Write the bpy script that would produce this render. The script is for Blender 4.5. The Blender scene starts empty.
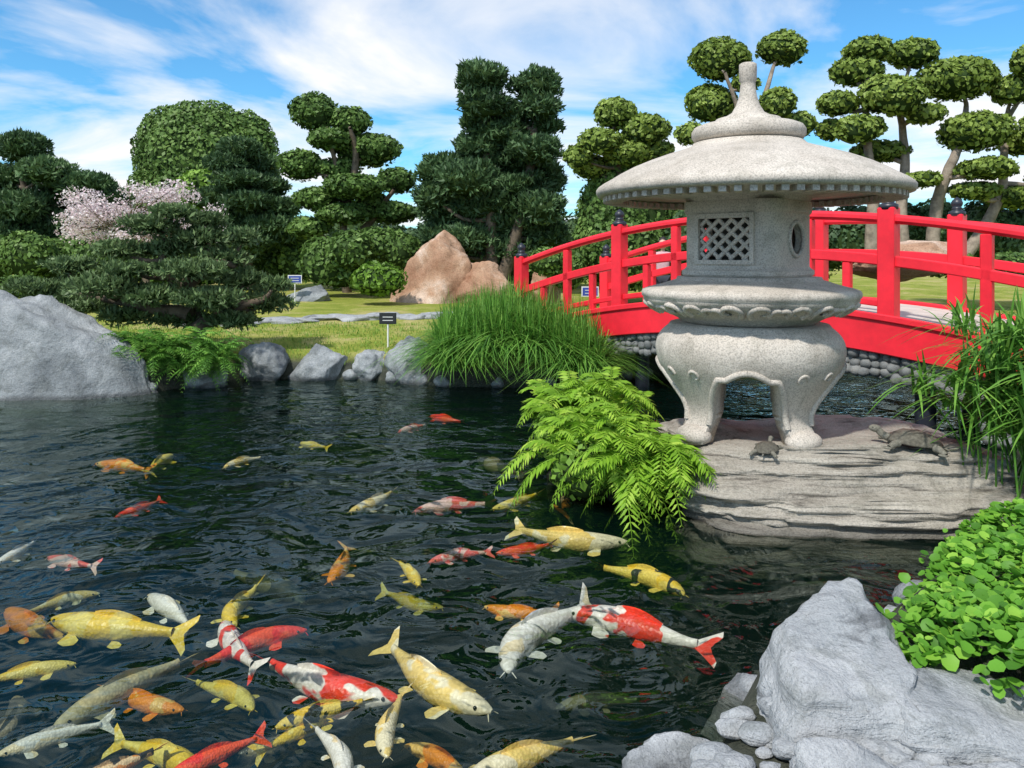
import bpy, bmesh, math, random
import numpy as np
from mathutils import Vector, noise, Matrix
rng=np.random.default_rng(7); random.seed(7)
F=780.;H=1.8;HY=255.
def W(a,b,Y):            # site survey: bearing / level readings at a known distance -> metres
    return np.array([(a-512)/F*Y,Y,H-(b-HY)/F*Y])
def G(a,b,z):            # reading on a level plane
    Y=(H-z)*F/(b-HY); return np.array([(a-512)/F*Y,Y,z])
sc=bpy.context.scene
sc.view_settings.view_transform='Standard'; sc.view_settings.look='None'; sc.view_settings.exposure=0
# ------------------------------------------------------------------ materials
def newmat(name):
    m=bpy.data.materials.new(name); m.use_nodes=True
    nt=m.node_tree; b=nt.nodes['Principled BSDF']; return m,nt,b
def nd(nt,t,**k):
    n=nt.nodes.new(t)
    for a,v in k.items(): setattr(n,a,v)
    return n
def ramp(nt,fac,stops,interp='LINEAR'):
    r=nd(nt,'ShaderNodeValToRGB'); r.color_ramp.interpolation=interp
    el=r.color_ramp.elements
    while len(el)<len(stops): el.new(.5)
    for e,(p,c) in zip(el,stops):
        e.position=p; e.color=(*c,1) if len(c)==3 else c
    nt.links.new(fac,r.inputs[0]); return r.outputs[0]
def noi(nt,vec,scale,detail=5,rough=.6,dist=0):
    n=nd(nt,'ShaderNodeTexNoise'); n.inputs['Scale'].default_value=scale
    n.inputs['Detail'].default_value=detail; n.inputs['Roughness'].default_value=rough; n.inputs['Distortion'].default_value=dist
    if vec is not None: nt.links.new(vec,n.inputs['Vector'])
    return n.outputs[0]
def mixc(nt,fac,a,b,mode='MIX'):
    m=nd(nt,'ShaderNodeMix',data_type='RGBA',blend_type=mode)
    if isinstance(fac,float): m.inputs[0].default_value=fac
    else: nt.links.new(fac,m.inputs[0])
    for i,v in ((6,a),(7,b)):
        if isinstance(v,tuple): m.inputs[i].default_value=(*v,1)
        else: nt.links.new(v,m.inputs[i])
    return m.outputs[2]
def bump(nt,b,h,strength=.5,dist=.02,prev=None):
    n=nd(nt,'ShaderNodeBump'); n.inputs['Strength'].default_value=strength; n.inputs['Distance'].default_value=dist
    nt.links.new(h,n.inputs['Height'])
    if prev is not None: nt.links.new(prev,n.inputs['Normal'])
    if b is not None: nt.links.new(n.outputs[0],b.inputs['Normal'])
    return n.outputs[0]
def objc(nt): return nd(nt,'ShaderNodeTexCoord').outputs['Object']
def stone(name,c1,c2,c3,s=1.,rough=.85,bs=.6,sp=(.72,1.14),strata=0.,stain=.6,fine=.5,zs=22,tilt=0.,lo=.36,hi=.44):
    m,nt,b=newmat(name); v=objc(nt)
    base=ramp(nt,noi(nt,v,2.2*s,6,.65,.4),[(.3,c1),(.52,c2),(.72,c3)])
    st=None
    if strata:
        mp=nd(nt,'ShaderNodeMapping'); mp.inputs['Scale'].default_value=(.9,.9,zs); mp.inputs['Rotation'].default_value=(tilt,tilt*.6,0); nt.links.new(v,mp.inputs[0])
        st=noi(nt,mp.outputs[0],1.5,6,.65,.5)
        base=mixc(nt,strata,base,ramp(nt,st,[(lo,tuple(x*.3 for x in c1)),(hi,c2),(.65,c3)]))
    k=ramp(nt,noi(nt,v,90*s,1,.7),[(.36,(sp[0],)*3),(.5,(1,1,1)),(.68,(sp[1],)*3)])
    base=mixc(nt,.8,base,k,'MULTIPLY')
    stn=ramp(nt,noi(nt,v,4*s,5,.7,.8),[(.36,(.55,.56,.53)),(.5,(1,1,1))])
    base=mixc(nt,stain,base,stn,'MULTIPLY')
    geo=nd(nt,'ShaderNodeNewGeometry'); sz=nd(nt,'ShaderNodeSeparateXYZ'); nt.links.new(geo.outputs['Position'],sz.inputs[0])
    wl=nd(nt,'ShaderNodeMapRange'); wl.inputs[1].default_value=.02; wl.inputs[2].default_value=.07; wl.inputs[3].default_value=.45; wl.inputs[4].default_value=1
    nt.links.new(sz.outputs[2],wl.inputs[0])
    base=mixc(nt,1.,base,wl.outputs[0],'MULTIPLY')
    nt.links.new(base,b.inputs['Base Color']); b.inputs['Roughness'].default_value=rough
    b.inputs['Specular IOR Level'].default_value=.3
    n1=bump(nt,None,noi(nt,v,7*s,6,.7),bs,.05)
    if st is not None: n1=bump(nt,None,st,.9,.03,n1)
    bump(nt,b,noi(nt,v,60*s,2,.7),fine,.005,n1)
    return m
M={}
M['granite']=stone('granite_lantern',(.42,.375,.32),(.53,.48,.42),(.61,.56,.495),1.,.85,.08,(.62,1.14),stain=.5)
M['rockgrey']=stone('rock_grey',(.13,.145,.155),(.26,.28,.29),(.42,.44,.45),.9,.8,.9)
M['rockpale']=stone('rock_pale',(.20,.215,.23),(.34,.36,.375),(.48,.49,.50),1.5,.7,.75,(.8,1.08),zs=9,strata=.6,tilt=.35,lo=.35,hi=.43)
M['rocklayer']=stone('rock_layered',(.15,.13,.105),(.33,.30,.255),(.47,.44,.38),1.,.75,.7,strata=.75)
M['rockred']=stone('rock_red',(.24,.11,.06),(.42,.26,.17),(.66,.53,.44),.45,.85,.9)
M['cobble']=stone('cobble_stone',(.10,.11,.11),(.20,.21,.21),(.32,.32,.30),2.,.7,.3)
def foliage(name,d,m_,l,trans=.2,rough=.5):
    m,nt,b=newmat(name)
    at=nd(nt,'ShaderNodeAttribute',attribute_name='tint')
    c=ramp(nt,at.outputs['Fac'],[(.05,d),(.5,m_),(.95,l)])
    nt.links.new(c,b.inputs['Base Color']); b.inputs['Roughness'].default_value=rough
    b.inputs['Specular IOR Level'].default_value=.25
    tr=nd(nt,'ShaderNodeBsdfTranslucent'); nt.links.new(c,tr.inputs[0])
    mx=nd(nt,'ShaderNodeMixShader'); mx.inputs[0].default_value=trans
    nt.links.new(b.outputs[0],mx.inputs[1]); nt.links.new(tr.outputs[0],mx.inputs[2])
    nt.links.new(mx.outputs[0],nt.nodes['Material Output'].inputs[0])
    return m
M['pine']=foliage('pine_needles',(.07,.115,.045),(.125,.195,.075),(.22,.32,.13))
M['pinedark']=foliage('pine_needles_dark',(.04,.08,.035),(.08,.15,.06),(.145,.24,.10))
M['topi']=foliage('topiary_leaves',(.12,.18,.03),(.21,.30,.055),(.33,.43,.10))
M['topimid']=foliage('topiary_leaves_mid',(.07,.135,.03),(.125,.22,.05),(.21,.33,.085))
M['shrub']=foliage('shrub_leaves',(.09,.18,.02),(.17,.31,.04),(.27,.44,.07))
M['fern']=foliage('fern_leaves',(.13,.27,.02),(.25,.46,.035),(.46,.64,.09),.35)
M['grassb']=foliage('grass_blades',(.055,.15,.025),(.12,.30,.04),(.25,.46,.08),.3)
M['cover']=foliage('groundcover_leaves',(.06,.18,.02),(.14,.36,.035),(.30,.55,.07),.3)
M['blossom']=foliage('blossom_petals',(.66,.50,.54),(.82,.72,.74),(.88,.84,.84),.3)
M['far']=foliage('distant_foliage',(.04,.08,.035),(.07,.125,.05),(.12,.18,.07))
def simple(name,c,rough=.5,var=.15,sc_=6,bs=.1,spec=.5,metal=0):
    m,nt,b=newmat(name); v=objc(nt)
    lo=tuple(x*(1-var) for x in c); hi=tuple(min(1,x*(1+var)) for x in c)
    nt.links.new(ramp(nt,noi(nt,v,sc_,4,.65),[(.3,lo),(.7,hi)]),b.inputs['Base Color'])
    b.inputs['Roughness'].default_value=rough; b.inputs['Specular IOR Level'].default_value=spec; b.inputs['Metallic'].default_value=metal
    if bs: bump(nt,b,noi(nt,v,sc_*5,3),bs,.01)
    return m
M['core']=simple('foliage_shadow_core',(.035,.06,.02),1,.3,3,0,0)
M['bark']=simple('bark',(.14,.11,.08),.9,.5,8,.9,.2)
M['barklight']=simple('bark_pale',(.28,.23,.18),.9,.4,8,.9,.2)
M['red']=simple('red_bridge_paint',(.80,.022,.04),.42,.16,3,.12,.4)
M['black']=simple('bronze_cap',(.02,.024,.035),.4,.2,5,.05,.5)
M['deck']=simple('bridge_deck_boards',(.55,.50,.45),.8,.15,5,.3,.3)
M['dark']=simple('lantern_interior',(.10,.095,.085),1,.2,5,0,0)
M['soil']=simple('damp_soil',(.035,.035,.025),1,.3,8,.6,.1)
M['white']=simple('white_paint',(.7,.7,.68),.6,.05,5,0)
M['blue']=simple('sign_blue',(.03,.06,.30),.5,.05,5,0)
M['signblack']=simple('sign_black',(.02,.02,.02),.4,.05,5,0)
M['turtle']=simple('turtle_shell',(.13,.12,.095),.5,.5,14,.8,.4)
M['turtleskin']=simple('turtle_skin',(.20,.19,.155),.6,.4,20,.6,.3)
# ------------------------------------------------------------------ mesh helpers
class MB:
    def __init__(s): s.V=[];s.n=0;s.F=[];s.T=[]
    def add(s,V,Fc,mat=0,tint=.5,smooth=False):
        V=np.asarray(V,float); Fc=np.asarray(Fc,int)
        s.V.append(V); s.F.append((Fc+s.n,mat,smooth))
        s.T.append(np.full(len(V),tint) if np.isscalar(tint) else np.asarray(tint,float)); s.n+=len(V)
    def build(s,name,mats,parent=None,loc=None):
        V=np.concatenate(s.V); me=bpy.data.meshes.new(name)
        me.vertices.add(len(V)); me.vertices.foreach_set('co',V.astype(np.float32).ravel())
        lv=np.concatenate([f.ravel() for f,_,_ in s.F]); tot=np.concatenate([np.full(len(f),f.shape[1]) for f,_,_ in s.F])
        me.loops.add(len(lv)); me.loops.foreach_set('vertex_index',lv.astype(np.int32))
        st=np.concatenate([[0],np.cumsum(tot)[:-1]])
        me.polygons.add(len(tot)); me.polygons.foreach_set('loop_start',st.astype(np.int32))
        me.polygons.foreach_set('material_index',np.concatenate([np.full(len(f),m) for f,m,_ in s.F]).astype(np.int32))
        me.update(calc_edges=True)
        me.polygons.foreach_set('use_smooth',np.concatenate([np.full(len(f),sm) for f,_,sm in s.F]))
        a=me.attributes.new('tint','FLOAT','POINT'); a.data.foreach_set('value',np.concatenate(s.T).astype(np.float32))
        for m in mats: me.materials.append(M[m] if isinstance(m,str) else m)
        o=bpy.data.objects.new(name,me); sc.collection.objects.link(o)
        if parent: o.parent=parent
        if loc is not None: o.location=loc
        return o
def empty(name,loc):
    e=bpy.data.objects.new(name,None); e.location=loc; sc.collection.objects.link(e); return e
_ico={}
def ico(sub):
    if sub not in _ico:
        bm=bmesh.new(); bmesh.ops.create_icosphere(bm,subdivisions=sub,radius=1)
        _ico[sub]=(np.array([v.co[:] for v in bm.verts]),np.array([[v.index for v in f.verts] for f in bm.faces])); bm.free()
    return _ico[sub]
def lathe(prof,seg=64,mod=None):
    V=[];Fc=[]
    for r,z in prof:
        for k in range(seg):
            t=2*math.pi*k/seg; rr=r*(mod(t,r,z) if mod else 1)
            V.append((rr*math.cos(t),rr*math.sin(t),z))
    n=len(prof)
    for i in range(n-1):
        for k in range(seg):
            k2=(k+1)%seg; Fc.append((i*seg+k,i*seg+k2,(i+1)*seg+k2,(i+1)*seg+k))
    return np.array(V),np.array(Fc)
def tube(pts,rad,seg=8):
    pts=np.asarray(pts,float); n=len(pts); V=[];Fc=[]
    for i in range(n):
        t=pts[min(i+1,n-1)]-pts[max(i-1,0)]; t/=np.linalg.norm(t)+1e-9
        a=np.cross(t,[0.3,1,.1] if abs(t[1])<.9 else [1,0,0]); a/=np.linalg.norm(a); b=np.cross(t,a)
        for k in range(seg):
            q=2*math.pi*k/seg; V.append(pts[i]+rad[i]*(math.cos(q)*a+math.sin(q)*b))
    for i in range(n-1):
        for k in range(seg):
            k2=(k+1)%seg; Fc.append((i*seg+k,i*seg+k2,(i+1)*seg+k2,(i+1)*seg+k))
    return np.array(V),np.array(Fc)
def curve(pts,n=5,wob=0.):
    pts=[np.asarray(p,float) for p in pts]; out=[]
    P=[pts[0]]+pts+[pts[-1]]
    for i in range(1,len(P)-2):
        for k in range(n):
            t=k/n; p0,p1,p2,p3=P[i-1],P[i],P[i+1],P[i+2]
            out.append(.5*((2*p1)+(-p0+p2)*t+(2*p0-5*p1+4*p2-p3)*t*t+(-p0+3*p1-3*p2+p3)*t**3)+(rng.normal(0,wob,3) if wob and out else 0))
    out.append(pts[-1]); return np.array(out)
def box(x0,x1,y0,y1,z0,z1):
    V=np.array([(x,y,z) for x in (x0,x1) for y in (y0,y1) for z in (z0,z1)])
    return V,np.array([(0,1,3,2),(4,6,7,5),(0,4,5,1),(2,3,7,6),(0,2,6,4),(1,5,7,3)])
def nrmz(a): return a/(np.linalg.norm(a,axis=1,keepdims=True)+1e-9)
def pad_leaves(mb,c,r,size,dens=1.5,style='leaf',mat=0,core=1,corer=.84,tb=0.,lump=.1):
    c=np.asarray(c,float); r=np.asarray(r,float)
    area=4*math.pi*((r[0]*r[1])**1.6/3+(r[0]*r[2])**1.6/3+(r[1]*r[2])**1.6/3)**(1/1.6)
    n=int(dens*area/(size*size*1.3)); n=max(n,60)
    u=nrmz(rng.normal(size=(n,3))); lo=(u[:,2]<-.35)&(rng.random(n)<.5); u[lo,2]*=-1
    k=[nrmz(rng.normal(size=(1,3)))[0] for _ in range(4)]
    ph=rng.random(4)*6.28
    bmp=1+lump*np.sin(4*u@k[0]+ph[0])+lump*.7*np.sin(8*u@k[1]+ph[1])+lump*.6*np.sin(13*u@k[2]+ph[2])+lump*.4*np.sin(21*u@k[3]+ph[3])
    p=c+r*u*(bmp*(1.02-.16*rng.random(n)**2))[:,None]
    out=nrmz(u/r)
    if style=='needle':
        t1=nrmz(out+.7*rng.normal(size=(n,3))+np.array([0,0,.5])); t2=nrmz(np.cross(t1,rng.normal(size=(n,3))))
        L=size*1.5;Wd=size*.45
    else:
        nn=nrmz(out+.55*rng.normal(size=(n,3))); t1=nrmz(np.cross(nn,rng.normal(size=(n,3)))); t2=np.cross(nn,t1)
        L=size*.95;Wd=size*.62
    sc1=(.6+.8*rng.random(n))[:,None]
    V=np.stack([p-t1*L*sc1,p+t2*Wd*sc1,p+t1*L*sc1,p-t2*Wd*sc1],1).reshape(-1,3)
    cl=.16*np.sin(9*u@k[1]+ph[3])+.12*np.sin(17*u@k[0]+ph[1])
    t=np.clip(.42+tb+cl+.2*rng.normal(size=n),0,1)
    mb.add(V,np.arange(4*n).reshape(n,4),mat,np.repeat(t,4))
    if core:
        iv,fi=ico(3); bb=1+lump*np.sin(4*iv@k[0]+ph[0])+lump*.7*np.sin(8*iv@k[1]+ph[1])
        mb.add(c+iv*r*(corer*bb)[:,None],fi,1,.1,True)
def tree(name,Y,trunks,pads,leafpx=2.6,mat='pine',style='needle',bark='bark',dens=1.6,trad=.12,core=1,depth=.9,lump=.1,corer=.84):
    u=Y/F; mb=MB(); nodes=[]
    for tr in trunks:
        P=curve([W(a,b,Y)+np.array([0,rng.normal(0,.1*k),0]) for k,(a,b) in enumerate(tr)],5,.008)
        R=np.linspace(trad,trad*.35,len(P)); V,Fc=tube(P,R,9); mb.add(V,Fc,2,.5,True); nodes+=list(P)
    nodes=np.array(nodes)
    for pd in pads:
        a,b,ra,rb=pd[:4]; dy=(pd[4] if len(pd)>4 else rng.uniform(-1,1)*depth*ra*u)
        Yp=Y+dy; c=W(a,b,Yp); up=Yp/F; r=np.array([ra*up,ra*up*rng.uniform(.8,1.05),rb*up])
        pad_leaves(mb,c,r,leafpx*u,dens,style,0,core,corer,rng.normal(0,.09),lump)
        d=np.linalg.norm(nodes-c,axis=1)+2*np.maximum(0,nodes[:,2]-c[2]+r[2]*.5); q=nodes[np.argmin(d)]
        mid=(q+c)/2+rng.normal(0,.06,3)*np.linalg.norm(c-q); mid[2]-=.1*np.linalg.norm(c-q)
        P=curve([q,mid,c],4,.004); V,Fc=tube(P,np.linspace(trad*.38,trad*.15,len(P)),6); mb.add(V,Fc,2,.5,True)
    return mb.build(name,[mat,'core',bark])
# ------------------------------------------------------------------ ground + pond
pond=np.array([(-4.8,10.2),(-6.6,9.6),(-9.5,9.4),(-12.5,8),(-12.5,3),(-10,1.6),(-2,1.2),(.1,1.5),(.25,2.3),(.7,2.85),(1.0,3.25),(1.55,3.45),(2.05,3.95),(2.7,4.4),(3.4,4.75),(4.3,5.7),(4.5,6.4),(4.65,7.2),(6.4,9.),(8,12),(6,13.5),(3.6,12.9),(2.2,11.9),(1.2,10.9),(.6,10.6),(-.9,10.7),(-2,11.3),(-3.9,11.4)])
def sd(x,y):
    d=np.full(x.shape,1e9); ins=np.zeros(x.shape,bool); n=len(pond)
    for i in range(n):
        ax,ay=pond[i]; bx,by=pond[(i+1)%n]; ex,ey=bx-ax,by-ay
        t=np.clip(((x-ax)*ex+(y-ay)*ey)/(ex*ex+ey*ey),0,1)
        d=np.minimum(d,np.hypot(x-ax-t*ex,y-ay-t*ey))
        c=((ay>y)!=(by>y)); xx=ax+(y-ay)*ex/(ey if ey else 1e-9); ins=ins^(c&(x<xx))
    return np.where(ins,-d,d)
def gz(x,y):
    x=np.asarray(x,float);y=np.asarray(y,float); d=sd(x,y)
    t=np.clip((d+.45)/.6,0,1); t=t*t*(3-2*t)
    near=np.clip((7-y)/2,0,1)*.12+np.clip((3.4-y)/.6,0,1)*np.clip((2.6-x)/.5,0,1)*.22
    land=.38-near+np.clip(.03*(y-12),0,.75)+.03*np.sin(x*.9+1)*np.sin(y*.7)+np.clip((d-.1)*.05,0,.06)
    return -1.15+(land+1.15)*t
def axis(a,b,s,far):
    c=np.arange(a,b,s); g=[];v=b;st=s
    while v<far: g.append(v); st*=1.25; v+=st
    h=[];v=a-s;st=s
    while v>-far: h.append(v); st*=1.25; v-=st
    return np.array(h[::-1]+list(c)+g+[far])
xs=axis(-13.5,10,.12,900); ys=axis(-1,24,.12,900)
X,Yg=np.meshgrid(xs,ys); Z=gz(X,Yg)
V=np.stack([X,Yg,Z],-1).reshape(-1,3); nx=len(xs); ny=len(ys)
idx=np.arange(nx*ny).reshape(ny,nx)
Q=np.stack([idx[:-1,:-1],idx[:-1,1:],idx[1:,1:],idx[1:,:-1]],-1).reshape(-1,4)
m,nt,b=newmat('ground_lawn'); geo=nd(nt,'ShaderNodeNewGeometry'); v=geo.outputs['Position']
g1=ramp(nt,noi(nt,v,.9,7,.72,.6),[(.3,(.15,.21,.03)),(.48,(.28,.32,.06)),(.62,(.44,.39,.16)),(.75,(.50,.43,.24))])
g2=ramp(nt,noi(nt,v,45,3,.7),[(.3,(.6,.6,.6)),(.7,(1.3,1.3,1.2))])
gc=mixc(nt,.9,g1,g2,'MULTIPLY')
sx=nd(nt,'ShaderNodeSeparateXYZ'); nt.links.new(v,sx.inputs[0])
mr=nd(nt,'ShaderNodeMapRange'); mr.inputs[1].default_value=.22; mr.inputs[2].default_value=.36; nt.links.new(sx.outputs[2],mr.inputs[0])
my=nd(nt,'ShaderNodeMapRange'); my.inputs[1].default_value=7; my.inputs[2].default_value=8; nt.links.new(sx.outputs[1],my.inputs[0])
mm=nd(nt,'ShaderNodeMath',operation='MULTIPLY'); nt.links.new(mr.outputs[0],mm.inputs[0]); nt.links.new(my.outputs[0],mm.inputs[1])
soil=ramp(nt,noi(nt,v,12,6,.7),[(.3,(.03,.035,.025)),(.7,(.09,.095,.075))])
nt.links.new(mixc(nt,mm.outputs[0],soil,gc),b.inputs['Base Color']); b.inputs['Roughness'].default_value=.95; b.inputs['Specular IOR Level'].default_value=.1
bump(nt,b,noi(nt,v,50,3,.7),.8,.03)
mb=MB(); mb.add(V,Q,0,.5,True); mb.build('ground',[m])
# water
m,nt,b=newmat('pond_water'); nt.nodes.remove(b); v=objc(nt)
mp=nd(nt,'ShaderNodeMapping'); mp.inputs['Scale'].default_value=(1,1.15,1); nt.links.new(v,mp.inputs[0])
h1=noi(nt,mp.outputs[0],1.2,2,.45,.9); h2=noi(nt,mp.outputs[0],4.0,2,.42,1.4)
# ripples come in patches: calmer and busier areas
pt_=ramp(nt,noi(nt,v,.45,2,.5),[(.35,(.25,.25,.25)),(.62,(1,1,1))])
hm=nd(nt,'ShaderNodeMath',operation='MULTIPLY'); nt.links.new(h2,hm.inputs[0]); nt.links.new(pt_,hm.inputs[1])
b1=bump(nt,None,h1,1,.12); b2=bump(nt,None,hm.outputs[0],1,.034,b1)
fr=nd(nt,'ShaderNodeFresnel'); fr.inputs[0].default_value=1.33; nt.links.new(b2,fr.inputs['Normal'])
gl=nd(nt,'ShaderNodeBsdfGlossy'); gl.inputs['Roughness'].default_value=.012; gl.inputs['Color'].default_value=(.76,.88,.84,1); nt.links.new(b2,gl.inputs['Normal'])
tr=nd(nt,'ShaderNodeBsdfTransparent'); tr.inputs[0].default_value=(.98,.99,.98,1)
df=nd(nt,'ShaderNodeBsdfDiffuse'); df.inputs[0].default_value=(.012,.065,.045,1)
md_=nd(nt,'ShaderNodeMixShader'); md_.inputs[0].default_value=.08; nt.links.new(tr.outputs[0],md_.inputs[1]); nt.links.new(df.outputs[0],md_.inputs[2])
mx=nd(nt,'ShaderNodeMixShader'); nt.links.new(fr.outputs[0],mx.inputs[0]); nt.links.new(md_.outputs[0],mx.inputs[1]); nt.links.new(gl.outputs[0],mx.inputs[2])
nt.links.new(mx.outputs[0],nt.nodes['Material Output'].inputs['Surface'])
va=nd(nt,'ShaderNodeVolumeAbsorption'); va.inputs[0].default_value=(.44,.56,.42,1); va.inputs[1].default_value=2.3
nt.links.new(va.outputs[0],nt.nodes['Material Output'].inputs['Volume'])
mb=MB(); V,Fc=box(-13.4,9.5,.6,14.5,-1.4,0); mb.add(V,Fc,0); wt=mb.build('pond_water',[m])
bm=bmesh.new(); bm.from_mesh(wt.data); bmesh.ops.recalc_face_normals(bm,faces=bm.faces); bm.to_mesh(wt.data); bm.free()
# ------------------------------------------------------------------ rocks
def rockgeo(c,r,seed,sub=5,planes=12,rough=.07,layer=0,square=1.,rz=0,d0=.62,taper=0.,lean=0.,top=0,layf=7):
    rs=np.random.default_rng(seed); iv,fi=ico(sub); v=iv.copy()
    if square!=1: v=np.sign(v)*np.abs(v)**square
    for k in range(planes):
        n=rs.normal(size=3); n/=np.linalg.norm(n); d=rs.uniform(d0,max(.9,d0+.12)); ex=np.maximum(0,v@n-d); v=v-np.outer(ex*.95,n)
    if top:
        n=np.array([rs.normal(0,.12),-.15+rs.normal(0,.1),1]); n/=np.linalg.norm(n); ex=np.maximum(0,v@n-top); v=v-np.outer(ex*.95,n)
    v/=np.abs(v).max(0)
    off=Vector(rs.random(3)*50)
    nv=np.array([noise.fractal(Vector(p)*1.6+off,1.,2.,5) for p in v]); nv2=np.array([noise.fractal(Vector(p)*6+off,1.,2.,3) for p in v])
    v=v*(1+rough*2*nv+rough*.5*nv2)[:,None]
    if layer:
        q=np.array([noise.noise(Vector((0,0,p[2]*layf+.9*noise.noise(Vector(p)*1.5+off)))+off) for p in v])
        q=np.round(q*6)/6
        f=1+layer*q; v[:,0]*=f; v[:,1]*=f
    if taper:
        f=1-taper*np.clip((v[:,2]+1)/2,0,1); v[:,0]*=f; v[:,1]*=f; v[:,0]+=lean*v[:,2]
    cz,sz=math.cos(rz),math.sin(rz); v=v*np.asarray(r)
    v=np.stack([v[:,0]*cz-v[:,1]*sz,v[:,0]*sz+v[:,1]*cz,v[:,2]],1)
    return v+np.asarray(c),fi
def rock(name,c,r,seed,mat='rockgrey',**k):
    mb=MB(); V,Fc=rockgeo(c,r,seed,**k); mb.add(V,Fc,0,.5,True); o=mb.build(name,[mat])
    return o
rock('boulder',(-6.05,10.2,-.1),(2.1,.95,1.44),3,'rockgrey',planes=20,d0=.55,taper=.5,lean=-.12,rough=.06)
rock('boulder',(-8.2,9.9,-.1),(1.2,.8,.9),13,'rockgrey',planes=16,d0=.55)
rock('boulder',(-3.62,11.35,.12),(.38,.32,.40),5); rock('boulder',(-2.80,11.4,.1),(.42,.32,.42),6,square=.8)
rock('boulder',(-2.08,11.4,.1),(.27,.26,.33),8); rock('boulder',(-1.42,11.2,.12),(.40,.35,.50),9)
rock('boulder',(-4.25,10.75,.05),(.35,.3,.25),29)
mb=MB()
V,Fc=rockgeo((2.35,6.03,-.02),(1.16,.86,.45),11,square=.42,planes=5,layer=.12,rough=.05,d0=1.15,sub=6,layf=9); mb.add(V,Fc,0,.5,True)
V,Fc=rockgeo((2.50,5.76,-.08),(1.20,.76,.33),12,square=.5,planes=6,layer=.16,rough=.055,d0=1.1,sub=6,layf=9); mb.add(V,Fc,0,.5,True)
V,Fc=rockgeo((2.15,5.55,-.12),(.95,.55,.25),14,square=.5,planes=6,layer=.14,rough=.055,d0=1.1,sub=5,layf=8); mb.add(V,Fc,0,.5,True)
mb.build('lantern_base_rock',['rocklayer'])
# low, flat-topped layered slabs along the near shore
fg=[((1.26,2.99,.0),(.52,.38,.42),21,.65,.62,.07),((.64,2.70,-.08),(.26,.17,.20),22,.3,.45,.08),((.36,2.60,-.10),(.20,.14,.16),23,0,.45,.08),
((.92,2.60,-.04),(.25,.17,.20),24,.4,.45,.08),((1.18,2.46,.0),(.27,.17,.21),25,0,.45,.08),((1.72,2.74,.06),(.42,.26,.27),26,.2,.45,.08),((1.48,2.44,.04),(.27,.17,.21),27,.4,.45,.08),
((.68,2.40,-.06),(.26,.16,.18),28,.2,.45,.08),((1.92,2.42,.06),(.34,.22,.23),33,0,.45,.08),((2.22,2.74,.12),(.40,.26,.27),34,0,.45,.08),((.98,3.26,-.12),(.2,.14,.18),31,.4,0,0),((.40,2.36,-.10),(.22,.15,.17),36,0,.5,.05),((.98,2.26,-.06),(.24,.15,.18),37,0,.45,.05),((1.30,2.22,-.02),(.26,.16,.19),38,0,.45,.05),((1.62,2.24,.02),(.24,.16,.19),39,0,.45,.05),((1.70,3.06,.04),(.28,.2,.26),30,.4,.5,.06)]
for c,r,s,rz,tp,ly in fg: rock('boulder',c,r,s,'rockpale',planes=14,d0=.62,rough=.055,rz=rz,square=.65,top=tp,layer=ly,layf=5)
mb=MB()
for i in range(200):
    base=np.array([rng.uniform(.3,2.1),rng.uniform(2.2,3.0),0])
    if sd(np.array(base[0]),np.array(base[1]))<-.1: continue
    g=float(gz(base[0],base[1])); s=rng.uniform(.02,.06)
    V,Fc=rockgeo((base[0],base[1],max(g,-.1)+s*.6),(s*1.4,s,s*.7),100+i,sub=3,planes=8,rough=.05); mb.add(V,Fc,0,.5,True)
mb.build('shore_stones',['rockpale'])
mb=MB()
for i in range(60):
    k=rng.integers(len(pond)); a=pond[k];b2_=pond[(k+1)%len(pond)]; t=rng.random(); p=a+(b2_-a)*t
    s=rng.uniform(.06,.13); V,Fc=rockgeo((p[0],p[1],.05),(s*1.4,s*1.1,s),300+i,sub=3,planes=8); mb.add(V,Fc,0,.5,True)
mb.build('shore_stones',['rockgrey'])
mb=MB()
V,Fc=rockgeo(W(440,280,19.5),(1.50,1.1,1.52),61,planes=24,d0=.45,rough=.08,taper=.38,lean=.10,square=.8); mb.add(V,Fc,0,.5,True)
V,Fc=rockgeo(W(478,284,19.3),(1.05,.9,.86),42,planes=16,d0=.5,rough=.08,taper=.3,square=.8); mb.add(V,Fc,0,.5,True)
mb.build('red_rock',['rockred'])
rock('red_rock',W(542,290,18.5),(.55,.5,.65),43,'rockred',planes=16,d0=.5,taper=.4)
rock('boulder',W(312,298,19.5),(.62,.5,.35),44,'rockgrey',planes=14,d0=.5)
rock('boulder',W(905,262,12.5),(1.0,.6,.35),45,'rockred')
mb=MB()
for i in range(22):
    t=i/21; x=-5.9+4.6*t; y=14.4+1.2*t+.25*math.sin(i*1.3); s=.26+.1*rng.random()
    V,Fc=rockgeo((x,y,float(gz(x,y))+.02),(s*1.1,s*.7,.07),500+i,sub=3,planes=9,square=.7); mb.add(V,Fc,0,.5,True)
mb.build('stone_path',['rockpale'])
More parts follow.
